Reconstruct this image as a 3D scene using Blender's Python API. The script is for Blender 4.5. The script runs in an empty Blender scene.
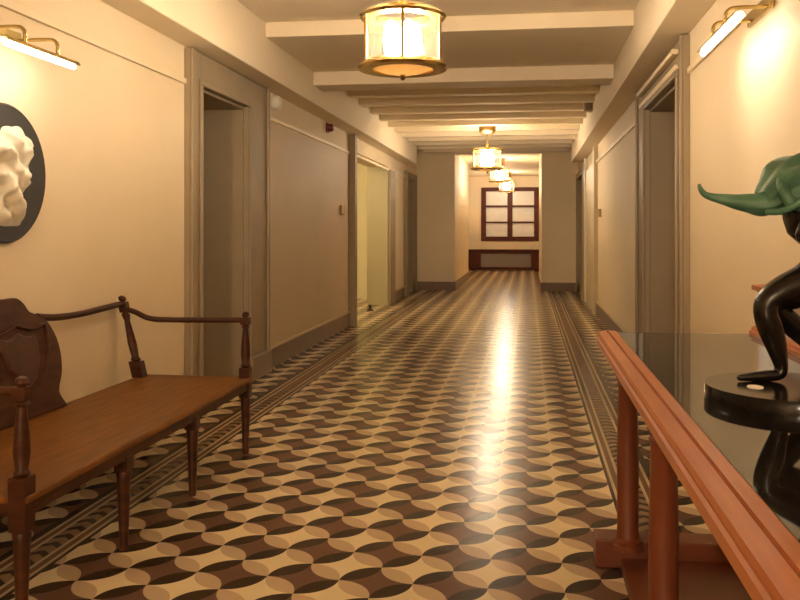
import bpy, bmesh, math, random
from mathutils import Vector, Matrix, noise
random.seed(7)
S = bpy.context.scene
C = S.collection
# ------------------------------------------------------------------ camera
F, CX, CY, H = 850.0, 412.0, 230.0, 1.35
YAW = math.atan(116.0 / F)
cs, sn = math.cos(YAW), math.sin(YAW)
cam = bpy.data.cameras.new('camera')
co = bpy.data.objects.new('camera', cam); C.objects.link(co)
cam.sensor_width = 36.0; cam.lens = F * 36.0 / 800.0
cam.shift_x = (400 - CX) / 800.0; cam.shift_y = (CY - 300) / 800.0
cam.clip_start = 0.05
co.location = (0, 0, H); co.rotation_euler = (math.pi / 2, 0, YAW)
S.camera = co
# ------------------------------------------------------------------ world, exposure
w = bpy.data.worlds.new('World'); S.world = w; w.use_nodes = True
w.node_tree.nodes['Background'].inputs[0].default_value = (1.0, 0.74, 0.46, 1)
w.node_tree.nodes['Background'].inputs[1].default_value = 0.10
S.view_settings.view_transform = 'Standard'; S.view_settings.look = 'None'
S.view_settings.gamma = 1.0; S.view_settings.use_curve_mapping = False
S.view_settings.exposure = 1.92
WARM = (1.0, 0.82, 0.60)
LANTERN, TUBE, SIDE = 54.0, 13.0, 24.0
def point(name, loc, power, radius=0.15, col=WARM):
    l = bpy.data.lights.new(name, 'POINT'); l.energy = power; l.color = col; l.shadow_soft_size = radius
    o = bpy.data.objects.new(name, l); C.objects.link(o); o.location = loc; return o
point('corridor_lamp_light', (-0.70, -5.2, 2.5), 140)           # the next lantern of the row, behind the camera
point('side_hall_light', (-3.9, 13.2, 2.6), SIDE, 0.2, (1.0, 0.80, 0.50))

# ------------------------------------------------------------------ materials
def mat(name, col, rough=0.5, metal=0.0, var=0.0, vscale=6.0, bump=0.0, bscale=40.0, coat=0.0, spec=0.5, stretch=None, col2=None):
    m = bpy.data.materials.new(name); m.use_nodes = True
    nt = m.node_tree; b = nt.nodes['Principled BSDF']
    b.inputs['Base Color'].default_value = (*col, 1); b.inputs['Roughness'].default_value = rough
    b.inputs['Metallic'].default_value = metal; b.inputs['Coat Weight'].default_value = coat
    b.inputs['Specular IOR Level'].default_value = spec; b.inputs['Coat Roughness'].default_value = 0.1
    tc = nt.nodes.new('ShaderNodeTexCoord'); mp = nt.nodes.new('ShaderNodeMapping')
    nt.links.new(tc.outputs['Object'], mp.inputs['Vector'])
    if stretch: mp.inputs['Scale'].default_value = stretch
    if var or col2:
        n = nt.nodes.new('ShaderNodeTexNoise'); n.inputs['Scale'].default_value = vscale; n.inputs['Detail'].default_value = 6
        nt.links.new(mp.outputs[0], n.inputs['Vector'])
        r = nt.nodes.new('ShaderNodeValToRGB')
        c2 = col2 or tuple(c * (1 - var) for c in col)
        r.color_ramp.elements[0].position = 0.32; r.color_ramp.elements[1].position = 0.68
        r.color_ramp.elements[0].color = (*c2, 1); r.color_ramp.elements[1].color = (*col, 1)
        nt.links.new(n.outputs['Fac'], r.inputs[0]); nt.links.new(r.outputs[0], b.inputs['Base Color'])
    if bump:
        n = nt.nodes.new('ShaderNodeTexNoise'); n.inputs['Scale'].default_value = bscale; n.inputs['Detail'].default_value = 4
        nt.links.new(mp.outputs[0], n.inputs['Vector'])
        bp = nt.nodes.new('ShaderNodeBump'); bp.inputs['Strength'].default_value = bump; bp.inputs['Distance'].default_value = 0.01
        nt.links.new(n.outputs['Fac'], bp.inputs['Height']); nt.links.new(bp.outputs[0], b.inputs['Normal'])
    return m
def emit(name, col, strength):
    m = bpy.data.materials.new(name); m.use_nodes = True
    nt = m.node_tree; nt.nodes.remove(nt.nodes['Principled BSDF'])
    e = nt.nodes.new('ShaderNodeEmission'); e.inputs[0].default_value = (*col, 1); e.inputs[1].default_value = strength
    nt.links.new(e.outputs[0], nt.nodes['Material Output'].inputs[0]); return m
def thin_glass(name, tint=(0.97, 0.97, 0.95), gloss=0.05, milk=0.006):
    m = bpy.data.materials.new(name); m.use_nodes = True
    nt = m.node_tree; nt.nodes.remove(nt.nodes['Principled BSDF'])
    t = nt.nodes.new('ShaderNodeBsdfTransparent'); t.inputs[0].default_value = (*tint, 1)
    g = nt.nodes.new('ShaderNodeBsdfGlossy'); g.inputs['Roughness'].default_value = 0.08
    lw = nt.nodes.new('ShaderNodeLayerWeight'); lw.inputs[0].default_value = 0.35
    mx = nt.nodes.new('ShaderNodeMixShader')
    mr = nt.nodes.new('ShaderNodeMath'); mr.operation = 'MULTIPLY_ADD'; mr.inputs[1].default_value = 0.6; mr.inputs[2].default_value = gloss
    nt.links.new(lw.outputs['Fresnel'], mr.inputs[0]); nt.links.new(mr.outputs[0], mx.inputs[0])
    nt.links.new(t.outputs[0], mx.inputs[1]); nt.links.new(g.outputs[0], mx.inputs[2])
    tl = nt.nodes.new('ShaderNodeBsdfTranslucent'); tl.inputs[0].default_value = (1.0, 0.97, 0.90, 1)
    m2 = nt.nodes.new('ShaderNodeMixShader'); m2.inputs[0].default_value = milk
    nt.links.new(mx.outputs[0], m2.inputs[1]); nt.links.new(tl.outputs[0], m2.inputs[2])
    nt.links.new(m2.outputs[0], nt.nodes['Material Output'].inputs[0]); return m
M = {}
M['wall'] = mat('wall_plaster', (0.80, 0.665, 0.47), 0.7, var=0.05, vscale=1.2, bump=0.08, bscale=60)
M['ceiling'] = mat('ceiling_plaster', (0.84, 0.73, 0.56), 0.75, bump=0.05, bscale=60)
M['panel'] = mat('wall_panel_paint', (0.62, 0.47, 0.305), 0.6, var=0.05, vscale=1.5, bump=0.05, bscale=80)
M['taupe'] = mat('taupe_woodwork', (0.34, 0.265, 0.175), 0.55, var=0.08, vscale=3, spec=0.3)
M['base'] = mat('brown_baseboard', (0.22, 0.145, 0.095), 0.5, var=0.1, vscale=4)
M['pale'] = mat('pale_trim', (0.80, 0.67, 0.48), 0.5)
M['bench'] = mat('bench_dark_wood', (0.078, 0.025, 0.009), 0.38, col2=(0.036, 0.011, 0.004), vscale=5, stretch=(1, 1, 6), spec=0.22)
M['seat'] = mat('bench_seat_wood', (0.215, 0.082, 0.013), 0.42, col2=(0.125, 0.045, 0.008), vscale=4, stretch=(9, 1, 1), spec=0.25)
M['console'] = mat('console_wood', (0.185, 0.046, 0.015), 0.4, col2=(0.125, 0.029, 0.010), vscale=4, stretch=(1, 1, 0.3), coat=0.15, spec=0.4)
M['rail'] = mat('console_rail_wood', (0.50, 0.162, 0.042), 0.45, col2=(0.41, 0.118, 0.030), vscale=4, stretch=(12, 1, 6), coat=0.2)
M['black'] = mat('black_stone_top', (0.012, 0.010, 0.009), 0.035, spec=0.55)
M['disc'] = mat('black_plinth', (0.006, 0.005, 0.005), 0.14, spec=0.18)
M['bronze'] = mat('dark_bronze', (0.014, 0.010, 0.008), 0.26, metal=0.2, var=0.4, vscale=14, bump=0.15, bscale=30)
M['patina'] = mat('green_patina', (0.105, 0.245, 0.155), 0.5, col2=(0.045, 0.125, 0.08), vscale=14, bump=0.35, bscale=22)
M['brass'] = mat('brass', (0.58, 0.43, 0.17), 0.25, metal=1.0, var=0.15, vscale=10)
M['oldbrass'] = mat('aged_brass', (0.40, 0.25, 0.09), 0.35, metal=1.0, var=0.2, vscale=10)
M['glass'] = thin_glass('clear_glass')
def amber_glass():
    m = bpy.data.materials.new('frosted_amber_glass'); m.use_nodes = True
    nt = m.node_tree; b = nt.nodes['Principled BSDF']
    b.inputs['Base Color'].default_value = (0.80, 0.62, 0.36, 1); b.inputs['Roughness'].default_value = 0.3
    tl = nt.nodes.new('ShaderNodeBsdfTranslucent'); tl.inputs[0].default_value = (0.85, 0.68, 0.40, 1)
    mx = nt.nodes.new('ShaderNodeMixShader'); mx.inputs[0].default_value = 0.10
    nt.links.new(b.outputs[0], mx.inputs[1]); nt.links.new(tl.outputs[0], mx.inputs[2])
    nt.links.new(mx.outputs[0], nt.nodes['Material Output'].inputs[0]); return m
M['amber'] = amber_glass()
M['shade'] = emit('lit_shade', (1.0, 0.82, 0.60), LANTERN)
M['tube'] = emit('lit_tube', (1.0, 0.88, 0.70), TUBE)
M['mahogany'] = mat('mahogany', (0.11, 0.022, 0.008), 0.5, col2=(0.07, 0.013, 0.005), vscale=5, stretch=(1, 1, 5), spec=0.25)
M['grille'] = mat('grey_grille', (0.27, 0.23, 0.20), 0.5)
M['pane'] = mat('frosted_pane', (0.80, 0.76, 0.70), 0.25, var=0.06, vscale=5)
M['marble'] = mat('white_marble', (0.86, 0.80, 0.66), 0.45, var=0.1, vscale=8, bump=0.2, bscale=14)
M['slate'] = mat('black_slate', (0.035, 0.030, 0.026), 0.5, var=0.2, vscale=6)
M['white'] = mat('white_plastic', (0.80, 0.76, 0.68), 0.4)
M['red'] = mat('dark_red_plastic', (0.16, 0.012, 0.010), 0.4)
M['cream_card'] = mat('cream_card', (0.85, 0.80, 0.70), 0.5)
M['pinkpanel'] = mat('pale_pink_marble', (0.62, 0.45, 0.36), 0.3, var=0.12, vscale=9)
M['dark'] = mat('dark_rubber', (0.03, 0.025, 0.02), 0.6)

# floor: encaustic tiles, a lattice of overlapping circles and a striped border
def floor_material():
    m = bpy.data.materials.new('patterned_tiles'); m.use_nodes = True
    nt = m.node_tree; b = nt.nodes['Principled BSDF']
    tc = nt.nodes.new('ShaderNodeTexCoord'); sx = nt.nodes.new('ShaderNodeSeparateXYZ')
    nt.links.new(tc.outputs['Object'], sx.inputs[0])
    X, Y = sx.outputs[0], sx.outputs[1]
    def op(o, *a):
        n = nt.nodes.new('ShaderNodeMath'); n.operation = o
        for i, v in enumerate(a):
            if isinstance(v, (int, float)): n.inputs[i].default_value = v
            else: nt.links.new(v, n.inputs[i])
        return n.outputs[0]
    def mix(f, a, c):
        n = nt.nodes.new('ShaderNodeMix'); n.data_type = 'RGBA'
        nt.links.new(f, n.inputs[0])
        for i, v in ((6, a), (7, c)):
            if isinstance(v, tuple): n.inputs[i].default_value = (*v, 1)
            else: nt.links.new(v, n.inputs[i])
        return n.outputs[2]
    DARK, BROWN, CREAM, TAN = (0.048, 0.029, 0.018), (0.150, 0.080, 0.054), (0.74, 0.61, 0.38), (0.52, 0.385, 0.25)
    LINE, BAND = (0.50, 0.38, 0.23), (0.155, 0.085, 0.050)
    def pattern(ox, oy, D):
        px, py = op('SUBTRACT', X, ox), op('SUBTRACT', Y, oy)
        u, v = op('DIVIDE', op('ADD', px, py), D), op('DIVIDE', op('SUBTRACT', px, py), D)
        fu, fv = op('FLOOR', u), op('FLOOR', v)
        du = op('ABSOLUTE', op('SUBTRACT', op('SUBTRACT', u, fu), 0.5)); dv = op('ABSOLUTE', op('SUBTRACT', op('SUBTRACT', v, fv), 0.5))
        par = op('FLOORED_MODULO', op('ADD', fu, fv), 2.0)
        def lens(a, c): return op('LESS_THAN', op('ADD', op('POWER', op('SUBTRACT', 1.0, a), 2.0), op('MULTIPLY', c, c)), 0.5)
        face = mix(op('GREATER_THAN', par, 0.5), BROWN, CREAM)
        return mix(lens(dv, du), mix(lens(du, dv), face, TAN), DARK)
    field = pattern(-1.008, 3.21, 0.286)
    edge = op('MAXIMUM', op('SUBTRACT', -1.90, X), op('SUBTRACT', X, 0.42))     # distance into the border
    outer = pattern(-2.30, 3.30, 0.286)
    dash = op('LESS_THAN', op('FRACT', op('ADD', op('DIVIDE', Y, 0.10), op('MULTIPLY', op('ABSOLUTE', op('SUBTRACT', edge, 0.12)), 8.0))), 0.42)
    guil = mix(dash, (0.27, 0.17, 0.10), DARK)
    res = field
    for lim, colr in ((0.0, DARK), (0.018, LINE), (0.034, BAND), (0.062, LINE), (0.078, guil), (0.165, LINE), (0.181, BAND), (0.208, LINE), (0.224, DARK), (0.262, outer)):
        res = mix(op('GREATER_THAN', edge, lim), res, colr)
    n = nt.nodes.new('ShaderNodeTexNoise'); n.inputs['Scale'].default_value = 3.0; n.inputs['Detail'].default_value = 5
    nt.links.new(tc.outputs['Object'], n.inputs['Vector'])
    k = op('MULTIPLY_ADD', n.outputs['Fac'], 0.16, 0.92)
    hv = nt.nodes.new('ShaderNodeVectorMath'); hv.operation = 'SCALE'
    nt.links.new(res, hv.inputs[0]); nt.links.new(k, hv.inputs['Scale'])
    nt.links.new(hv.outputs[0], b.inputs['Base Color'])
    b.inputs['Roughness'].default_value = 0.24
    b.inputs['Specular IOR Level'].default_value = 0.12
    n2 = nt.nodes.new('ShaderNodeTexNoise'); n2.inputs['Scale'].default_value = 9.0
    nt.links.new(tc.outputs['Object'], n2.inputs['Vector'])
    bp = nt.nodes.new('ShaderNodeBump'); bp.inputs['Strength'].default_value = 0.05; bp.inputs['Distance'].default_value = 0.004
    nt.links.new(n2.outputs['Fac'], bp.inputs['Height']); nt.links.new(bp.outputs[0], b.inputs['Normal'])
    return m
M['floor'] = floor_material()

# ------------------------------------------------------------------ geometry helpers
def box(bm, x0, x1, y0, y1, z0, z1):
    vs = [bm.verts.new((x, y, z)) for x in (x0, x1) for y in (y0, y1) for z in (z0, z1)]
    for f in ((0, 1, 3, 2), (4, 6, 7, 5), (0, 4, 5, 1), (2, 3, 7, 6), (0, 2, 6, 4), (1, 5, 7, 3)):
        bm.faces.new([vs[i] for i in f])
def rings(bm, rs, cap=True, closed=True):
    prev = None; n = len(rs[0]); allr = []
    for r in rs:
        cur = [bm.verts.new(p) for p in r]; allr.append(cur)
        if prev:
            for i in range(n if closed else n - 1):
                bm.faces.new((prev[i], prev[(i + 1) % n], cur[(i + 1) % n], cur[i]))
        prev = cur
    if cap and closed:
        bm.faces.new(list(reversed(allr[0]))); bm.faces.new(allr[-1])
def lathe(bm, prof, x=0, y=0, n=28, top=None, lean=None):
    """prof: (radius, z); lean: function z -> (dx, dy)"""
    rs = []
    for r, z in prof:
        dx, dy = lean(z) if lean else (0, 0)
        rs.append([(x + dx + r * math.cos(2 * math.pi * i / n), y + dy + r * math.sin(2 * math.pi * i / n), z) for i in range(n)])
    rings(bm, rs)
def sqpost(bm, prof, x, y, lean=None):
    rs = []
    for h, z in prof:
        dx, dy = lean(z) if lean else (0, 0)
        rs.append([(x + dx - h, y + dy - h, z), (x + dx + h, y + dy - h, z), (x + dx + h, y + dy + h, z), (x + dx - h, y + dy + h, z)])
    rings(bm, rs)
def tube(bm, pts, r, n=10, cap=True):
    pts = [Vector(p) for p in pts]; rs = []
    rad = r if isinstance(r, (list, tuple)) else [r] * len(pts)
    ref = Vector((0, 0, 1))
    for i, p in enumerate(pts):
        t = (pts[min(i + 1, len(pts) - 1)] - pts[max(i - 1, 0)]).normalized()
        a = t.cross(ref)
        if a.length < 0.05: a = t.cross(Vector((0, 1, 0)))
        a.normalize(); c = a.cross(t)
        rs.append([p + rad[i] * (math.cos(2 * math.pi * k / n) * a + math.sin(2 * math.pi * k / n) * c) for k in range(n)])
    rings(bm, rs, cap)
def prism(bm, poly, fn):
    """poly: 2-D outline; fn(a, b, side) -> point for side 0 / 1"""
    A = [bm.verts.new(fn(a, b, 0)) for a, b in poly]; B = [bm.verts.new(fn(a, b, 1)) for a, b in poly]
    n = len(poly)
    bm.faces.new(A); bm.faces.new(list(reversed(B)))
    for i in range(n): bm.faces.new((A[i], B[i], B[(i + 1) % n], A[(i + 1) % n]))
def catmull(pts, k=6):
    P = [Vector(p) for p in pts]; out = []
    for i in range(len(P) - 1):
        p0, p1, p2, p3 = P[max(i - 1, 0)], P[i], P[i + 1], P[min(i + 2, len(P) - 1)]
        for j in range(k):
            t = j / k
            out.append(0.5 * ((2 * p1) + (p2 - p0) * t + (2 * p0 - 5 * p1 + 4 * p2 - p3) * t * t + (3 * p1 - p0 - 3 * p2 + p3) * t ** 3))
    out.append(P[-1]); return out
def obj(name, bm, m, parent=None, bevel=0.0, smooth=False, seg=2, label=None):
    bmesh.ops.recalc_face_normals(bm, faces=bm.faces[:])
    me = bpy.data.meshes.new(name); bm.to_mesh(me); bm.free()
    me.materials.append(m if not isinstance(m, str) else M[m])
    o = bpy.data.objects.new(name, me); C.objects.link(o)
    if parent is not None:
        o.parent = parent
        o.matrix_parent_inverse = Matrix.Translation(parent_loc(parent)).inverted()
    if bevel:
        b = o.modifiers.new('bevel', 'BEVEL'); b.width = bevel; b.segments = seg; b.limit_method = 'ANGLE'; b.angle_limit = 0.7
    if smooth:
        for p in me.polygons: p.use_smooth = True
        try: me.set_sharp_from_angle(angle=0.8)
        except Exception: pass
    if label: o['label'] = label
    return o
def parent_loc(p):
    v = Vector((0, 0, 0))
    while p is not None:
        v += p.location; p = p.parent
    return v
def thing(name, label, cat, loc=(0, 0, 0), group=None):
    o = bpy.data.objects.new(name, None); C.objects.link(o); o.location = loc; o.empty_display_size = 0.1
    o['label'] = label; o['category'] = cat
    if group: o['group'] = group
    return o
def tag(o, label, cat, group=None):
    o['label'] = label; o['category'] = cat
    if group: o['group'] = group
    return o
def struct(o, label=None):
    o['kind'] = 'structure'
    if label: o['label'] = label
    return o
def BX(*a):
    bm = bmesh.new()
    for t in (a if isinstance(a[0], (tuple, list)) else (a,)): box(bm, *t)
    return bm
def dup(root, loc, label=None, group=None):
    r = root.copy(); C.objects.link(r); r.location = loc
    if label: r['label'] = label
    if group: r['group'] = group
    for ch in list(root.children):
        c = ch.copy(); C.objects.link(c); c.parent = r; c.matrix_parent_inverse = ch.matrix_parent_inverse.copy()
        for g in ch.children:
            d = g.copy(); C.objects.link(d); d.parent = c; d.matrix_parent_inverse = g.matrix_parent_inverse.copy()
    return r

# ------------------------------------------------------------------ room shell
XL, XR, ZC, ZB, ZR = -2.5, 1.10, 3.155, 2.70, 2.44   # walls, ceiling, beam underside, picture rail
YN, YP, YF = -8.0, 19.0, 28.7                        # near end, piers, far wall
AXL, AXR = -2.10, 1.10                               # far alcove
T = 0.30
fl = struct(obj('floor', BX(-6.5, 3.2, YN, YF + 0.3, -0.1, 0.0), 'floor'), 'patterned cement tile floor of brown, cream and black curved shapes')
struct(obj('ceiling', BX(-6.5, 3.2, YN, YF + 0.3, ZC, ZC + 0.1), 'ceiling'))
D1 = (6.17, 7.28)      # left door opening (frame outside it)
D2 = (11.85, 15.12)
D3 = (17.25, 18.55)
R1 = (6.24, 7.95)
R3 = (16.7, 18.7)
DH = 2.44
# left wall with three openings
struct(obj('wall_left', BX(
    (XL - T, XL, YN, D1[0], 0, ZC), (XL - T, XL, *D1, DH, ZC), (XL - T, XL, D1[1], D2[0], 0, ZC),
    (XL - 0.38, XL, *D2, DH + 0.05, ZC), (XL - 0.38, XL, D2[1], D3[0], 0, ZC), (XL - T, XL, *D3, DH, ZC), (XL - T, XL, D3[1], YP + 0.1, 0, ZC)), 'wall'))
struct(obj('wall_right', BX(
    (XR, XR + T, YN, R1[0], 0, ZC), (XR, XR + T, *R1, DH, ZC), (XR, XR + T, R1[1], R3[0], 0, ZC),
    (XR, XR + T, *R3, DH, ZC), (XR, XR + T, R3[1], YF + 0.3, 0, ZC)), 'wall'))
struct(obj('wall_near', BX(XL - T, XR + T, YN - 0.2, YN, 0, ZC), 'wall'))
struct(obj('wall_far_pier_left', BX(XL, -1.63, YP, 23.5, 0, ZC), 'wall'))
struct(obj('wall_far_pier_right', BX(0.30, XR, YP, 23.5, 0, ZC), 'wall'))
struct(obj('wall_alcove_left', BX(XL - T, AXL, 23.5, YF + 0.3, 0, ZC), 'wall'))
struct(obj('wall_alcove_header', BX(-1.63, 0.30, YP, YP + 0.35, ZC - 0.10, ZC), 'ceiling'))
# far wall with window hole
WX0, WX1, WZ0, WZ1 = -1.56, 0.36, 0.98, 2.78
struct(obj('wall_far', BX((AXL, WX0, YF, YF + 0.25, 0, ZC), (WX1, AXR, YF, YF + 0.25, 0, ZC), (WX0, WX1, YF, YF + 0.25, 0, WZ0), (WX0, WX1, YF, YF + 0.25, WZ1, ZC)), 'wall'))
# side hall behind the wide left opening
struct(obj('wall_side_hall', BX((-5.3, -5.1, 10.5, 16.6, 0, ZC), (-5.1, XL - 0.38, 16.4, 16.6, 0, ZC), (-5.1, XL - T, 10.5, 10.7, 0, ZC)), mat('side_hall_paint', (0.78, 0.72, 0.48), 0.7)))

# ceiling beams: one along each wall, one across, and the small joists
struct(obj('trim_1', BX(XL, XL + 0.24, YN, 17.3, ZB, ZC), 'ceiling', bevel=0.008), 'plaster beam along the top of the left wall')
struct(obj('trim_2', BX(XR - 0.24, XR, YN, 17.3, ZB, ZC), 'ceiling', bevel=0.008), 'plaster beam along the top of the right wall')
struct(obj('trim_3', BX(XL + 0.24, XR - 0.24, 8.80, 9.20, 2.885, ZC), 'ceiling', bevel=0.008), 'deep plaster beam across the ceiling')
k = 4
struct(obj('trim_%d' % k, BX(XL + 0.24, XR - 0.24, 7.15, 8.80, ZC - 0.13, ZC), 'ceiling', bevel=0.006), 'flat dropped ceiling field before the deep cross beam'); k += 1
for y in [9.75 + 0.78 * i for i in range(12)]:
    struct(obj('trim_%d' % k, BX(XL + 0.24, XR - 0.24, y, y + 0.16, ZC - 0.12, ZC), 'ceiling', bevel=0.006)); k += 1

# baseboards, picture rails
def board(name, segs, side, z0, z1, dpt, m, lab=None):
    bm = bmesh.new()
    for a, b in segs:
        if side == 'L': box(bm, XL, XL + dpt, a, b, z0, z1)
        else: box(bm, XR - dpt, XR, a, b, z0, z1)
    return struct(obj(name, bm, m, bevel=0.004), lab)
LS = [(YN, 5.95), (7.85, 11.70), (15.68, 17.05), (18.72, YP)]
RS = [(YN, 6.02), (8.5, 13.82), (16.3, 16.5), (18.86, YP)]
board('baseboard_left', LS, 'L', 0, 0.19, 0.025, 'base')
board('baseboard_right', RS, 'R', 0, 0.19, 0.025, 'base')
board('trim_%d' % k, LS, 'L', 0.19, 0.215, 0.03, 'panel'); k += 1
board('trim_%d' % k, RS, 'R', 0.19, 0.215, 0.03, 'panel'); k += 1
board('trim_%d' % k, [(YN, 5.95), (7.85, 17.05)], 'L', ZR - 0.02, ZR + 0.02, 0.022, 'pale', 'picture rail along the left wall'); k += 1
board('trim_%d' % k, [(YN, 6.02), (8.5, 13.82), (16.3, 17.05)], 'R', ZR - 0.02, ZR + 0.02, 0.022, 'pale', 'picture rail along the right wall'); k += 1
struct(obj('baseboard_far_left', BX((XL, -1.605, YP - 0.025, YP, 0, 0.19), (-1.63, -1.605, YP, 23.5, 0, 0.19)), 'base'))
struct(obj('baseboard_far_right', BX((0.275, XR, YP - 0.025, YP, 0, 0.19), (0.275, 0.30, YP, 23.5, 0, 0.19)), 'base'))
# tan wall panels between the doors
struct(obj('trim_%d' % k, BX(XL, XL + 0.012, 7.9, 11.65, 0.215, ZR - 0.02), 'panel', bevel=0.004), 'tan painted field below the picture rail, left'); k += 1

# ------------------------------------------------------------------ doors
def casing(name, side, y0, y1, zh, w0, w1, depth, ztop, leaf=True, cornice=False, out=0.045, label=None):
    """opening y0..y1, casing widths w0 (near) and w1 (far), reveal depth"""
    s = 1 if side == 'L' else -1
    X = XL if side == 'L' else XR
    def bx(bm, a, b, *r): box(bm, min(X + s * a, X + s * b), max(X + s * a, X + s * b), *r)
    bm = bmesh.new()                                   # near casing, far casing, head
    for ya, yb in ((y0 - w0, y0), (y1, y1 + w1)):
        bx(bm, 0, out, ya, yb, 0, ztop)
    bx(bm, 0, out, y0, y1, zh, ztop)
    d = struct(obj(name, bm, 'taupe', bevel=0.006), label)
    bm = bmesh.new()                                   # raised outer and inner mouldings
    for ya, yb in ((y0 - w0, y0 - w0 + 0.06), (y0 - 0.05, y0), (y1, y1 + 0.05), (y1 + w1 - 0.06, y1 + w1)):
        bx(bm, out, out + 0.022, ya, yb, 0, ztop if ya < y0 - 0.06 or yb > y1 + 0.06 else zh)
    bx(bm, out, out + 0.022, y0 - 0.05, y1 + 0.05, zh, zh + 0.05)
    obj('moulding', bm, 'taupe', d, bevel=0.008)
    bm = bmesh.new()
    for ya, yb in ((y0 - w0 - 0.01, y0 + 0.0), (y1, y1 + w1 + 0.01)):
        bx(bm, 0.0, out + 0.035, ya, yb, 0, 0.21)
    obj('plinth_block', bm, 'taupe', d, bevel=0.006)
    if cornice:
        bm = bmesh.new()
        bx(bm, out, out + 0.05, y0 - w0 * 0.2, y1 + w1 * 0.4, zh + 0.15, zh + 0.19)
        bx(bm, out, out + 0.03, y0 - w0 * 0.2, y1 + w1 * 0.4, zh + 0.04, zh + 0.08)
        obj('cornice', bm, 'pale', d, bevel=0.008)
    bm = bmesh.new()                                   # lining of the reveal
    bx(bm, -depth, 0.0, y0, y0 + 0.02, 0, zh); bx(bm, -depth, 0.0, y1 - 0.02, y1, 0, zh); bx(bm, -depth, 0.0, y0 + 0.02, y1 - 0.02, zh - 0.02, zh)
    obj('lining', bm, 'taupe', d)
    if leaf:
        bm = bmesh.new()
        bx(bm, -depth - 0.05, -depth, y0, y1, 0, zh)
        obj('door_leaf', bm, 'taupe', d)
    return d
casing('door_1', 'L', *D1, DH, 0.22, 0.57, 0.75, ZB - 0.01, label='deep taupe doorway behind the wooden bench')
casing('door_2', 'R', *R1, DH, 0.22, 0.55, 0.75, ZB - 0.01, cornice=True, label='taupe doorway with pale cornice on the right wall')
casing('door_3', 'L', *D3, DH, 0.2, 0.15, 0.6, DH + 0.12, label='narrow dark doorway at the far end of the left wall')
casing('door_4', 'R', *R3, DH, 0.2, 0.15, 0.6, DH + 0.12, label='narrow dark doorway at the far end of the right wall')
# wide left opening: near casing projects, far jamb plain
d5 = struct(obj('door_5', BX((XL, XL + 0.10, 11.70, 11.85, 0, 2.69), (XL, XL + 0.05, 15.12, 15.68, 0, DH)), 'taupe', bevel=0.008), 'taupe casing of the wide lit opening on the left wall')
obj('lining', BX((XL - 0.38, XL, 15.10, 15.12, 0, DH + 0.05), (XL - 0.38, XL, 11.85, 11.87, 0, DH + 0.05)), mat('jamb_paint', (0.42, 0.37, 0.22), 0.5), d5)
struct(obj('door_6', BX((XR - 0.06, XR, 13.82, 14.0, 0, 2.69), (XR - 0.06, XR, 16.1, 16.3, 0, 2.69), (XR - 0.03, XR, 14.0, 16.1, 0.0, 2.45)), mat('cream_door_paint', (0.62, 0.52, 0.36), 0.45), bevel=0.006), 'cream door with casing beyond the sign plate on the right wall')

# ------------------------------------------------------------------ far window and radiator cover
win = struct(obj('window_1', BX(
    (WX0, WX0 + 0.16, YF - 0.05, YF + 0.12, WZ0, WZ1), (WX1 - 0.16, WX1, YF - 0.05, YF + 0.12, WZ0, WZ1),
    (WX0 + 0.16, WX1 - 0.16, YF - 0.05, YF + 0.12, WZ1 - 0.13, WZ1), (WX0 + 0.16, WX1 - 0.16, YF - 0.05, YF + 0.12, WZ0, WZ0 + 0.15)), 'mahogany', bevel=0.01), 'red-brown wooden window with six pale panes at the corridor end')
mx = (WX0 + WX1) / 2
obj('mullion', BX(mx - 0.085, mx + 0.085, YF - 0.05, YF + 0.12, WZ0 + 0.15, WZ1 - 0.13), 'mahogany', win, bevel=0.01)
zs = [WZ0 + 0.15, WZ0 + 0.63, WZ0 + 1.17, WZ1 - 0.13]
for xa, xb in ((WX0 + 0.16, mx - 0.085), (mx + 0.085, WX1 - 0.16)):
    for i in range(3):
        obj('pane', BX(xa, xb, YF + 0.04, YF + 0.05, zs[i] + (0.025 if i else 0), zs[i + 1] - (0.03 if i < 2 else 0)), 'pane', win)
    obj('glazing_bar', BX(xa, xb, YF - 0.03, YF + 0.10, zs[1] - 0.03, zs[1] + 0.025), 'mahogany', win)
    obj('transom_bar', BX(xa, xb, YF - 0.04, YF + 0.10, zs[2] - 0.04, zs[2] + 0.03), 'mahogany', win)
rc = thing('radiator_cover', 'long red-brown wooden radiator cover with grey grille under the far window', 'radiator cover', (-0.8, YF - 0.12, 0))
RX0, RX1 = -1.98, 0.42
obj('frame', BX((RX0, RX0 + 0.42, YF - 0.24, YF - 0.005, 0.03, 0.66), (RX1 - 0.32, RX1, YF - 0.24, YF - 0.005, 0.03, 0.66), (RX0 + 0.42, RX1 - 0.32, YF - 0.24, YF - 0.21, 0.03, 0.12), (RX0 + 0.42, RX1 - 0.32, YF - 0.24, YF - 0.21, 0.56, 0.66)), 'mahogany', rc, bevel=0.008)
obj('top', BX(RX0 - 0.03, RX1 + 0.03, YF - 0.28, YF - 0.002, 0.66, 0.70), 'mahogany', rc, bevel=0.01)
bm = bmesh.new()
box(bm, RX0 + 0.42, RX1 - 0.32, YF - 0.19, YF - 0.18, 0.12, 0.56)
for i in range(33):
    x = RX0 + 0.44 + i * (RX1 - RX0 - 0.78) / 32; box(bm, x - 0.012, x + 0.012, YF - 0.21, YF - 0.19, 0.12, 0.56)
obj('grille', bm, 'grille', rc)
obj('foot', BX(RX0 + 0.05, RX0 + 0.2, YF - 0.22, YF - 0.02, 0, 0.03), 'mahogany', rc)
obj('foot', BX(RX1 - 0.2, RX1 - 0.05, YF - 0.22, YF - 0.02, 0, 0.03), 'mahogany', rc)

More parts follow.
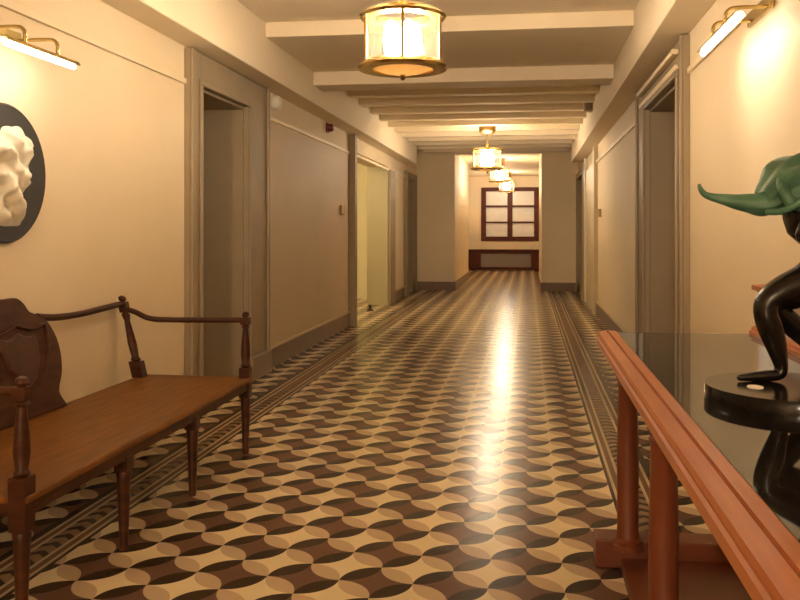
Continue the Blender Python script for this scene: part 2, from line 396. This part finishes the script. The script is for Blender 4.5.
# ------------------------------------------------------------------ ceiling lanterns
def lantern(x, y, zt, label, group):
    """zt: height of the top ring"""
    t = thing('ceiling_lantern', label, 'ceiling lamp', (x, y, ZC), group)
    zb = zt - 0.335; R = 0.262
    def L(prof, name, m, r=None, n=40):
        bm = bmesh.new(); lathe(bm, prof, x, y, n); return obj(name, bm, m, t if r is None else r, smooth=True)
    L([(0.02, ZC - 0.24), (0.08, ZC - 0.235), (0.14, ZC - 0.19), (0.14, ZC - 0.04), (0.15, ZC - 0.02), (0.15, ZC)], 'canopy', 'oldbrass')
    L([(0.012, zt + 0.07), (0.012, ZC - 0.20)], 'stem', 'brass', n=12)
    def ring(z, h, ri, ro):
        bm = bmesh.new(); n = 48
        rs = []
        for r, zz in ((ri, z), (ro, z), (ro + 0.012, z + h * 0.3), (ro, z + h * 0.55), (ro - 0.03, z + h), (ri, z + h), (ri, z)):
            rs.append([(x + r * math.cos(2 * math.pi * i / n), y + r * math.sin(2 * math.pi * i / n), zz) for i in range(n)])
        rings(bm, rs, cap=False); bmesh.ops.remove_doubles(bm, verts=bm.verts[:], dist=1e-5); return bm
    obj('top_ring', ring(zt - 0.03, 0.05, 0.17, R - 0.012), 'brass', t, smooth=True)
    L([(0.012, zt + 0.02), (0.05, zt + 0.022), (0.05, zt + 0.03), (0.03, zt + 0.05), (0.022, zt + 0.075), (0.013, zt + 0.09)], 'crown', 'brass')
    bm = bmesh.new()
    for i in range(4):
        a = math.radians(-82) + i * math.pi / 2
        tube(bm, [(x + 0.04 * math.cos(a), y + 0.04 * math.sin(a), zt + 0.03), (x + 0.2 * math.cos(a), y + 0.2 * math.sin(a), zt + 0.005)], 0.008, 8)
    obj('spoke', bm, 'brass', t, smooth=True)
    obj('bottom_ring', ring(zb, 0.05, 0.185, R), 'brass', t, smooth=True)
    bm = bmesh.new(); n = 48
    rings(bm, [[(x + r * math.cos(2 * math.pi * i / n), y + r * math.sin(2 * math.pi * i / n), z) for i in range(n)] for r, z in ((0.208, zb + 0.05), (0.208, zt - 0.03))], cap=False)
    obj('glass_cylinder', bm, 'glass', t, smooth=True)
    L([(0.004, zb - 0.03), (0.05, zb - 0.028), (0.12, zb - 0.012), (0.185, zb + 0.012), (0.185, zb + 0.018), (0.004, zb + 0.018)], 'bottom_dish', 'amber')
    f = L([(0.003, zb - 0.062), (0.012, zb - 0.058), (0.017, zb - 0.045), (0.010, zb - 0.034), (0.022, zb - 0.03)], 'finial', 'oldbrass', n=16)
    for i in range(4):
        a = math.radians(-90 + 8) + i * math.pi / 2 + math.radians(0)
        bx_, by_ = x + 0.222 * math.cos(a), y + 0.222 * math.sin(a)
        bm = bmesh.new(); lathe(bm, [(0.010, zb + 0.04), (0.010, zt - 0.02)], bx_, by_, 10); obj('upright_bar', bm, 'oldbrass', t, smooth=True)
    for i in range(4):
        a = math.radians(35) + i * math.pi / 2
        lx, ly = x + 0.075 * math.cos(a), y + 0.075 * math.sin(a)
        bm = bmesh.new(); lathe(bm, [(0.022, zb + 0.09), (0.044, zb + 0.11), (0.049, zb + 0.18), (0.042, zb + 0.25), (0.014, zb + 0.285)], lx, ly, 16)
        sh = obj('bulb', bm, 'shade', t, smooth=True)
        bm = bmesh.new(); lathe(bm, [(0.018, zb + 0.018), (0.018, zb + 0.10)], lx, ly, 12); obj('socket', bm, 'brass', sh, smooth=True)
    return t
G = 'brass ceiling lanterns down the corridor'
lantern(-0.745, 5.05, 2.645, 'largest brass and clear glass lantern, hanging nearest above the tiled floor', G)
lantern(-0.66, 13.95, 2.67, 'second brass lantern, hanging between the near one and the far piers', G)
lantern(-0.72, 21.6, 2.90, 'third brass lantern, hanging between the far piers', G)
lantern(-0.66, 26.6, 2.87, 'smallest brass lantern, hanging closest to the far window', G)

# ------------------------------------------------------------------ picture lights
def picture_light(side, yc, half, z, off, label):
    s = 1 if side == 'L' else -1; X = XL if side == 'L' else XR
    t = thing('picture_light', label, 'picture light', (X, yc, z + 0.10))
    xt = X + s * off
    bm = bmesh.new(); tube(bm, [(xt, yc - half, z), (xt, yc + half, z)], 0.013, 16); obj('lit_tube', bm, 'tube', t, smooth=True)
    bm = bmesh.new(); n = 10; rs = []            # half-round brass hood over the tube
    for yy in (yc - half - 0.015, yc + half + 0.015):
        rs.append([(xt + 0.029 * math.cos(math.pi * i / n), yy, z + 0.006 + 0.026 * math.sin(math.pi * i / n)) for i in range(n + 1)] + [(xt + 0.024 * math.cos(math.pi * i / n), yy, z + 0.006 + 0.021 * math.sin(math.pi * i / n)) for i in range(n, -1, -1)])
    rings(bm, rs); obj('hood', bm, 'brass', t, smooth=True)
    for dy in (-0.135, 0.135):
        bm = bmesh.new()
        tube(bm, catmull([(X + s * 0.02, yc + dy, z + 0.105), (X + s * (off - 0.05), yc + dy, z + 0.105), (X + s * (off - 0.012), yc + dy, z + 0.094), (xt, yc + dy, z + 0.07), (xt, yc + dy, z + 0.02)], 5), 0.009, 10)
        obj('arm', bm, 'brass', t, smooth=True)
    obj('wall_plate', BX(min(X, X + s * 0.025), max(X, X + s * 0.025), yc - 0.2, yc + 0.2, z + 0.085, z + 0.155), 'brass', t, bevel=0.008)
    return t
picture_light('L', 3.70, 0.28, 2.165, 0.25, 'brass picture light with glowing tube above the round black wall relief')
picture_light('R', 4.20, 0.375, 2.265, 0.20, 'brass picture light with glowing tube high above the black console top')

# ------------------------------------------------------------------ round relief on the left wall
rl = thing('wall_relief', 'round black disc with white sculpted relief on the wall above the bench', 'relief', (XL, 3.755, 1.62))
bm = bmesh.new(); n = 64; rs = []
for r, x in ((0.335, 0.0), (0.335, 0.03), (0.325, 0.04), (0.305, 0.036)):
    rs.append([(XL + x, 3.755 + r * math.cos(2 * math.pi * i / n), 1.62 + r * math.sin(2 * math.pi * i / n)) for i in range(n)])
rings(bm, rs); obj('disc', bm, 'slate', rl, smooth=True)
out = [(0.06, 0.235), (0.13, 0.235), (0.19, 0.20), (0.245, 0.17), (0.215, 0.12), (0.165, 0.06), (0.165, -0.02), (0.14, -0.08), (0.095, -0.14), (0.10, -0.19), (0.13, -0.245), (0.02, -0.255),
       (-0.10, -0.24), (-0.15, -0.16), (-0.13, -0.06), (-0.19, 0.0), (-0.23, 0.08), (-0.17, 0.15), (-0.10, 0.17), (-0.04, 0.22)]
out = [tuple(p) for p in [v.xy for v in catmull([(a, b, 0) for a, b in out] + [(*out[0], 0)], 6)][:-1]]
bm = bmesh.new(); prev = None
NR = 16
for r_ in range(NR + 1):
    f = 1 - r_ / (NR + 0.6)
    cur = []
    for a, b in out:
        y, z = a * f * 0.88, b * f
        h = 0.030 + 0.075 * (1 - f ** 3) + (0.030 * noise.noise(Vector((y * 11, z * 13, 1.7))) + 0.022 * noise.noise(Vector((y * 26, z * 24, 4.2))) + 0.016 * math.sin(z * 40 + y * 14 + 2 * math.sin(y * 20))) * min(1, 4 * (1 - f))
        if r_ == 0: h = 0.034
        cur.append(bm.verts.new((XL + h, 3.755 + y, 1.62 + z)))
    if prev:
        for i in range(len(out)): bm.faces.new((prev[i], prev[(i + 1) % len(out)], cur[(i + 1) % len(out)], cur[i]))
    prev = cur
bm.faces.new(prev)
obj('white_figure', bm, 'marble', rl, smooth=True, label='white sculpted figure in relief')

# ------------------------------------------------------------------ small wall fittings
def disc_x(X, s, yc, zc, prof, n=24):
    bm = bmesh.new(); rings(bm, [[(X + s * x, yc + r * math.cos(2 * math.pi * i / n), zc + r * math.sin(2 * math.pi * i / n)) for i in range(n)] for r, x in prof]); return bm
o = thing('alarm_sounder', 'round white alarm sounder beside the left door head, under the beam', 'alarm', (XL, 8.15, 2.61))
obj('body', disc_x(XL, 1, 8.15, 2.61, ((0.07, 0.0), (0.07, 0.05), (0.055, 0.075))), 'white', o, smooth=True)
obj('cap', disc_x(XL, 1, 8.15, 2.61, ((0.035, 0.072), (0.03, 0.09))), 'white', o, smooth=True)
o = thing('fire_alarm', 'small dark red alarm on the left wall above the picture rail', 'alarm', (XL, 10.42, 2.63))
obj('body', disc_x(XL, 1, 10.42, 2.63, ((0.05, 0.0), (0.05, 0.06), (0.035, 0.085))), 'red', o, smooth=True)
obj('back_box', BX(XL, XL + 0.02, 10.36, 10.48, 2.57, 2.69), 'red', o, bevel=0.004)
for X, s, y, z, lab in ((XL, 1, 11.2, 1.62, 'small brass sign plate on the left wall before the lit opening'), (XR, -1, 13.25, 1.61, 'small brass sign plate on the right wall past the door')):
    x0 = X + s * 0.0125 if s > 0 else X
    tag(obj('sign_plate', BX(min(x0, x0 + s * 0.03), max(x0, x0 + s * 0.03), y - 0.10, y + 0.10, z - 0.06, z + 0.06), 'oldbrass', bevel=0.006), lab, 'sign')
o = thing('loudspeaker', 'small tan box mounted on the right ceiling beam', 'speaker', (XR - 0.24, 11.7, 3.03))
obj('cabinet', BX(XR - 0.35, XR - 0.241, 11.6, 11.8, 2.95, 3.11), mat('tan_box_paint', (0.34, 0.24, 0.14), 0.5), o, bevel=0.01)
obj('front_grille', BX(XR - 0.335, XR - 0.255, 11.592, 11.6, 2.965, 3.095), mat('tan_cloth', (0.26, 0.18, 0.10), 0.8, bump=0.3, bscale=200), o)
o = thing('doorstop', 'small dark doorstop on the floor inside the lit opening', 'doorstop', (-2.62, 14.0, 0))
bm = bmesh.new(); lathe(bm, [(0.06, 0), (0.06, 0.015), (0.025, 0.03), (0.022, 0.07), (0.035, 0.08), (0.03, 0.10)], -2.62, 14.0, 20); obj('post', bm, 'dark', o, smooth=True)

# ------------------------------------------------------------------ bench
BXF, BXB, BY0, BY1 = -1.69, -2.33, 2.66, 4.95
bn = thing('wooden_bench', 'long dark wooden settle with open arms and carved shield back against the left wall', 'bench', (-2.0, (BY0 + BY1) / 2, 0))
obj('seat', BX(BXB - 0.03, BXF + 0.035, BY0 - 0.03, BY1 + 0.03, 0.432, 0.460), 'seat', bn, bevel=0.008, label='orange-brown flat wooden seat')
obj('seat_frame', BX((BXF - 0.012, BXF + 0.022, BY0, BY1, 0.385, 0.432), (BXB - 0.02, BXB + 0.012, BY0, BY1, 0.385, 0.432), (BXB, BXF, BY0 - 0.016, BY0 + 0.016, 0.385, 0.432), (BXB, BXF, BY1 - 0.016, BY1 + 0.016, 0.385, 0.432)), 'bench', bn, bevel=0.004)
leg_prof = [(0.017, 0.0), (0.020, 0.02), (0.018, 0.035), (0.0285, 0.30), (0.032, 0.33), (0.026, 0.338), (0.034, 0.35), (0.034, 0.385)]
for i in range(4):
    y = (BY0, 3.39, 4.13, BY1)[i]
    bm = bmesh.new(); lathe(bm, leg_prof[:6], BXF, y, 14); sqpost(bm, [(0.030, 0.338), (0.030, 0.384 if i in (0, 3) else 0.40)], BXF, y)
    obj('leg', bm, 'bench', bn, smooth=True)
    bm = bmesh.new(); sqpost(bm, [(0.020, 0.0), (0.026, 0.40)], BXB, y)
    obj('leg', bm, 'bench', bn, bevel=0.003)
rake = lambda z: (-0.115 * max(0.0, (z - 0.46)) / 0.48, 0.0)
for y in (BY0, BY1):
    # front arm post with square block and turned upper shaft
    bm = bmesh.new()
    sqpost(bm, [(0.031, 0.385), (0.031, 0.52)], BXF, y)
    lathe(bm, [(0.020, 0.52), (0.030, 0.532), (0.021, 0.545), (0.029, 0.60), (0.026, 0.66), (0.016, 0.755), (0.027, 0.765), (0.016, 0.778)], BXF, y, 18)
    sqpost(bm, [(0.024, 0.778), (0.024, 0.822)], BXF, y)
    lathe(bm, [(0.014, 0.822), (0.023, 0.836), (0.018, 0.852), (0.005, 0.858)], BXF, y, 14)
    obj('arm_post', bm, 'bench', bn, smooth=True)
    # back post, raked
    yf = y; y = y - 0.07 if y == BY1 else y
    bm = bmesh.new()
    sqpost(bm, [(0.034, 0.46), (0.034, 0.555)], BXB, y, rake)
    lathe(bm, [(0.020, 0.555), (0.031, 0.566), (0.022, 0.58), (0.027, 0.66), (0.017, 0.80), (0.026, 0.835), (0.016, 0.85)], BXB, y, 18, lean=rake)
    sqpost(bm, [(0.024, 0.85), (0.024, 0.915)], BXB, y, rake)
    lathe(bm, [(0.016, 0.915), (0.025, 0.93), (0.020, 0.945), (0.006, 0.952)], BXB, y, 14, lean=rake)
    obj('back_post', bm, 'bench', bn, smooth=True)
    bm = bmesh.new()
    rb = BXB + rake(0.87)[0]
    tube(bm, catmull([(rb, y, 0.872), (rb + 0.07, y, 0.852), (rb + 0.16, y, 0.816), (rb + 0.30, y * 0.6 + yf * 0.4, 0.806), (BXF, yf, 0.806)], 5), 0.0165, 12)
    obj('arm_rail', bm, 'bench', bn, smooth=True)
    yc = 3.745; s = 1 if y > yc else -1
    bm = bmesh.new()
    rz = lambda z: BXB + rake(z)[0]
    tube(bm, catmull([(rz(0.905), y, 0.905), (rz(0.895), yc + s * 0.90, 0.897), (rz(0.89), yc + s * 0.62, 0.889), (rz(0.895), yc + s * 0.38, 0.896), (rz(0.91), yc + s * 0.22, 0.915)], 5), 0.018, 12)
    obj('top_rail', bm, 'bench', bn, smooth=True)
yc = 3.745
half = [(0.0, 1.022), (0.07, 1.02), (0.115, 0.99), (0.145, 0.95), (0.20, 0.930), (0.275, 0.89), (0.325, 0.81), (0.335, 0.72), (0.31, 0.63), (0.255, 0.555), (0.255, 0.520), (0.295, 0.462)]
hs = [v.xy for v in catmull([(a, b, 0) for a, b in half], 4)]
poly = [(a, b) for a, b in hs] + [(-a, b) for a, b in reversed(hs[1:])]
bm = bmesh.new()
prism(bm, poly, lambda a, b, s_: (BXB + rake(b)[0] + (0.018 if s_ else -0.012), yc + a, b))
obj('back_splat', bm, 'bench', bn, bevel=0.006, label='rounded back panel with a raised crest')
sh = [(0.0, 0.60), (0.06, 0.63), (0.12, 0.70), (0.145, 0.79), (0.14, 0.85), (0.10, 0.84), (0.05, 0.845), (0.0, 0.865)]
poly = sh + [(-a, b) for a, b in reversed(sh[1:-1])]
bm = bmesh.new()
prism(bm, poly, lambda a, b, s_: (BXB + rake(b)[0] + (0.034 if s_ else 0.016), yc + a * (0.92 if s_ else 1), 0.73 + (b - 0.73) * (0.92 if s_ else 1)))
obj('shield', bm, mat('shield_wood', (0.075, 0.025, 0.010), 0.4, var=0.3, vscale=8, spec=0.3), bn, bevel=0.005)
bm = bmesh.new()     # carved line round the shield
tube(bm, catmull([(BXB + rake(b)[0] + 0.018, yc + a * 1.65, 0.735 + (b - 0.735) * 1.25) for a, b in sh], 4), 0.007, 8)
tube(bm, catmull([(BXB + rake(b)[0] + 0.018, yc - a * 1.65, 0.735 + (b - 0.735) * 1.25) for a, b in sh], 4), 0.007, 8)
obj('carved_border', bm, 'bench', bn, smooth=True)

# ------------------------------------------------------------------ console table
TX0, TX1, TY0, TY1, TZ = 0.305, 1.02, 0.87, 3.87, 0.90
ct = thing('console_table', 'long orange-brown wooden console with polished black top along the right wall', 'console table', (0.7, 2.37, 0))
RW = 0.085
def railbm(pr, axis, a, b, mirror=False):
    return None
bm = bmesh.new()     # moulded frame: front rail profile swept along Y, mitre-free end rails
prof = [(0.0, 0.842), (0.0, 0.868), (0.006, 0.874), (0.006, 0.884), (0.0, 0.890), (0.004, 0.900), (0.040, 0.902), (0.043, 0.894), (0.047, 0.894), (0.050, 0.902), (RW - 0.006, 0.902), (RW, 0.897), (RW, 0.842)]
rings(bm, [[(TX0 + a, y, z) for a, z in prof] for y in (TY0, TY1)])
obj('front_rail', bm, 'rail', ct, label='light orange moulded edge rail')
for ya, yb in ((TY0, TY0 + RW), (TY1 - 0.02, TY1)):
    obj('end_rail', BX(TX0 + RW, TX1 - 0.06, ya, yb, 0.842, 0.897), 'console', ct, bevel=0.004)
obj('black_top', BX(TX0 + RW, TX1 - 0.045, TY0 + RW, TY1 - 0.02, 0.86, 0.898), 'black', ct, label='polished black table top')
obj('apron', BX((TX0 + 0.045, TX0 + 0.07, TY0 + 0.05, TY1 - 0.05, 0.79, 0.842), (TX1 - 0.09, TX1 - 0.07, TY0 + 0.05, TY1 - 0.05, 0.79, 0.842)), 'console', ct, bevel=0.003)
col_prof = [(0.062, 0.10), (0.062, 0.118), (0.055, 0.124), (0.058, 0.137), (0.046, 0.146), (0.044, 0.165), (0.0415, 0.175), (0.0425, 0.45), (0.037, 0.735), (0.043, 0.745), (0.038, 0.757), (0.047, 0.775), (0.047, 0.79)]
for y in (1.20, 2.53, 3.42):
    for x in (0.388, 0.93):
        bm = bmesh.new(); lathe(bm, col_prof, x, y, 28); cl = obj('column', bm, 'console', ct, smooth=True)
        bm = bmesh.new(); sqpost(bm, [(0.074, 0.045), (0.074, 0.088), (0.066, 0.10)], x, y); obj('plinth', bm, 'console', cl, bevel=0.004)
    obj('foot', BX(0.268, 1.0, y + 0.05, y + 0.18, 0.0, 0.112), 'console', ct, bevel=0.006)
obj('lower_shelf', BX(0.365, 1.0, TY0 + 0.42, 3.46, 0.0, 0.045), 'console', ct, bevel=0.005)
obj('back_panel', BX(TX1 - 0.03, TX1 + 0.01, TY0 + 0.02, TY1 - 0.02, 0.90, 1.10), 'pinkpanel', ct, label='pale upright panel between orange rails')
bm = bmesh.new()
pr2 = [(0.0, 0.898), (-0.045, 0.898), (-0.045, 0.912), (-0.036, 0.917), (-0.036, 0.926), (-0.026, 0.932), (0.0, 0.932)]
rings(bm, [[(TX1 - 0.02 + a, y, z) for a, z in pr2] for y in (TY0 + 0.02, TY1 - 0.0)])
obj('lower_back_rail', bm, 'rail', ct)
bm = bmesh.new()
pr2 = [(0.0, 1.075), (-0.02, 1.075), (-0.03, 1.085), (-0.05, 1.092), (-0.05, 1.112), (0.0, 1.115)]
rings(bm, [[(TX1 - 0.005 + a, y, z) for a, z in pr2] for y in (TY0 + 0.02, TY1 + 0.0)])
obj('upper_back_rail', bm, 'rail', ct)

# ------------------------------------------------------------------ bronze statue on the console
SD = 2.36                                     # distance of the statue from the viewpoint, used only to lay out its joints
def P(px, py, dd=0.0):
    d = SD + dd; lat = (px - CX) / F * SD
    return Vector((lat * cs - d * sn, lat * sn + d * cs, H - (py - CY) / F * SD))
sc_ = P(800, 389); BZ = 0.8985
st = thing('bronze_statue', 'dark bronze statue of a striding figure under a green cloak on a round black base', 'statue', (0.702, 2.37, BZ))
bm = bmesh.new(); lathe(bm, [(0.229, BZ), (0.229, BZ + 0.036), (0.2275, BZ + 0.038)], 0.702, 2.37, 72); obj('base', bm, 'disc', st, smooth=True)
TOPB = BZ + 0.038
bm = bmesh.new(); lathe(bm, [(0.020, TOPB), (0.020, TOPB + 0.002)], 0, 0, 24)
pl = P(737, 382, -0.125)
for v in bm.verts: v.co.x = v.co.x * 1.0 + pl.x; v.co.y = v.co.y * 1.3 + pl.y
obj('plaque', bm, 'cream_card', st, label='small pale oval plaque')
def skin(name, joints, edges, m, parent, root=0, sub=2):
    me = bpy.data.meshes.new(name); me.from_pydata([p for p, r in joints], edges, []); me.update()
    o = bpy.data.objects.new(name, me); C.objects.link(o); me.materials.append(M[m])
    md = o.modifiers.new('skin', 'SKIN'); md.use_smooth_shade = True
    for i, (p, r) in enumerate(joints):
        rr = r if isinstance(r, tuple) else (r, r)
        me.skin_vertices[0].data[i].radius = rr; me.skin_vertices[0].data[i].use_root = (i == root)
    s2 = o.modifiers.new('subsurf', 'SUBSURF'); s2.levels = sub; s2.render_levels = sub
    o.parent = parent; o.matrix_parent_inverse = Matrix.Translation(parent_loc(parent)).inverted()
    return o
ZF = TOPB + 0.012
def fz(v, z): return Vector((v.x, v.y, z))
J = [(P(842, 258), 0.052),            # 0 pelvis
     (P(826, 240), 0.060), (P(808, 222), 0.066), (P(800, 206), 0.052),   # 1 waist 2 chest 3 upper chest
     (P(790, 196), 0.020), (P(782, 190), 0.034), (P(775, 186), 0.026),   # 4 neck 5 head 6 brow
     (P(834, 256, -0.05), 0.056), (P(806, 276, -0.05), 0.052), (P(771, 291, -0.05), 0.043), (P(755, 301, -0.05), 0.034),  # 7-10 left thigh to knee
     (P(761, 321, -0.045), 0.038), (P(770, 343, -0.04), 0.031), (P(774, 360, -0.04), 0.021), (fz(P(776, 372, -0.04), ZF + 0.006), 0.021),   # 11-14 shin, ankle, heel
     (fz(P(752, 372, -0.04), ZF + 0.002), 0.016), (fz(P(731, 372, -0.04), ZF - 0.002), 0.008),  # 15 16 foot
     (P(842, 270, 0.05), 0.042), (P(812, 294, 0.07), 0.046), (P(786, 308, 0.08), 0.034),   # 17-19 right thigh to knee
     (P(806, 328, 0.09), 0.036), (P(828, 348, 0.10), 0.028), (P(844, 362, 0.10), 0.014), (fz(P(848, 372, 0.10), ZF + 0.004), 0.016), (fz(P(830, 374, 0.10), ZF), 0.010),   # 20-24
     (P(806, 204, -0.085), 0.030), (P(792, 222, -0.10), 0.022), (P(786, 236, -0.09), 0.018), (P(796, 240, -0.05), 0.014), # 25-28 left arm, folded under the cloak
     (P(812, 206, 0.085), 0.030), (P(838, 222, 0.12), 0.022), (P(862, 214, 0.12), 0.017), (P(868, 210, 0.12), 0.014)]    # 29-32 right arm holding the cloak behind
E = [(0, 1), (1, 2), (2, 3), (3, 4), (4, 5), (5, 6), (0, 7), (7, 8), (8, 9), (9, 10), (10, 11), (11, 12), (12, 13), (13, 14), (14, 15), (15, 16),
     (0, 17), (17, 18), (18, 19), (19, 20), (20, 21), (21, 22), (22, 23), (23, 24), (3, 25), (25, 26), (26, 27), (27, 28), (3, 29), (29, 30), (30, 31), (31, 32)]
fig = skin('figure', J, E, 'bronze', st)
fb = J[32][0]
for k_, (dx, dy_, dz) in enumerate([(0.010, -0.006, 0.010), (0.014, 0.0, 0.006), (0.014, 0.005, 0.0), (0.012, 0.009, -0.006)]):
    d_ = Vector((dx, dy_, dz)) * 1.3
    bm = bmesh.new(); tube(bm, [fb, fb + d_, fb + d_ + Vector((0.004, 0, -0.010)), fb + d_ + Vector((-0.006, 0, -0.015))], [0.006, 0.0055, 0.005, 0.003], 8); obj('finger', bm, 'bronze', fig, smooth=True)
# cloak: streams out to a curled tip on the left, swells over head and back
secs = [(699, 184, 1.2, 0.005), (700.5, 189, 2.4, 0.008), (705, 194.5, 3.2, 0.011), (714, 197.5, 4.2, 0.015), (725, 199.5, 5.8, 0.020), (737, 202, 7.8, 0.026), (749, 203, 9.8, 0.034), (758, 204, 11.2, 0.045),
        (764, 203, 12.5, 0.055), (770, 198, 16.0, 0.070), (777, 194, 22.0, 0.085), (786, 190, 27.5, 0.100), (798, 188, 33.0, 0.112), (812, 190, 38.0, 0.12), (830, 199, 40.0, 0.12), (848, 213, 37.0, 0.11), (864, 230, 28.0, 0.09), (876, 244, 14.0, 0.05)]
bm = bmesh.new(); n = 40; rs = []
SP = catmull([(a, b, c) for a, b, c, d_ in secs], 3); DP = catmull([(d_, 0, 0) for a, b, c, d_ in secs], 3)
for i, (q, dd) in enumerate(zip(SP, DP)):
    t0 = SP[max(i - 1, 0)]; t1 = SP[min(i + 1, len(SP) - 1)]
    tx, ty = t1.x - t0.x, t1.y - t0.y; ln = math.hypot(tx, ty) or 1; nx, ny = -ty / ln, tx / ln
    if ny < 0: nx, ny = -nx, -ny
    ring_ = []
    for j in range(n):
        a = 2 * math.pi * j / n
        amp = min(1.0, max(0.0, (q.x - 735) / 45))
        fold = 1 + amp * (0.10 * math.sin(5 * a + q.x * 0.05) + 0.07 * math.sin(9 * a - q.x * 0.08) + 0.12 * noise.noise(Vector((q.x * 0.05, math.cos(a) * 2, math.sin(a) * 2))))
        r = q.z * math.sin(a) * fold; dpt = dd.x * math.cos(a) * fold
        ring_.append(P(q.x + nx * r, q.y + ny * r, dpt))
    rs.append(ring_)
rings(bm, rs)
obj('cloak', bm, 'patina', st, smooth=True, label='green wind-blown cloak with a curled tip')
bm = bmesh.new()      # rolled fold at the neck of the cloak
tube(bm, catmull([P(776, 206, -0.10), P(771, 196, -0.09), P(771, 187, -0.07), P(775, 179, -0.04), P(782, 173, 0.0)], 5), [0.006] + [0.015] * 19 + [0.006], 12)
tube(bm, catmull([P(760, 212, -0.05), P(770, 211, -0.09), P(788, 199, -0.12), P(806, 189, -0.125)], 5), [0.010] * 16, 12)
obj('cloak_fold', bm, 'patina', st, smooth=True)
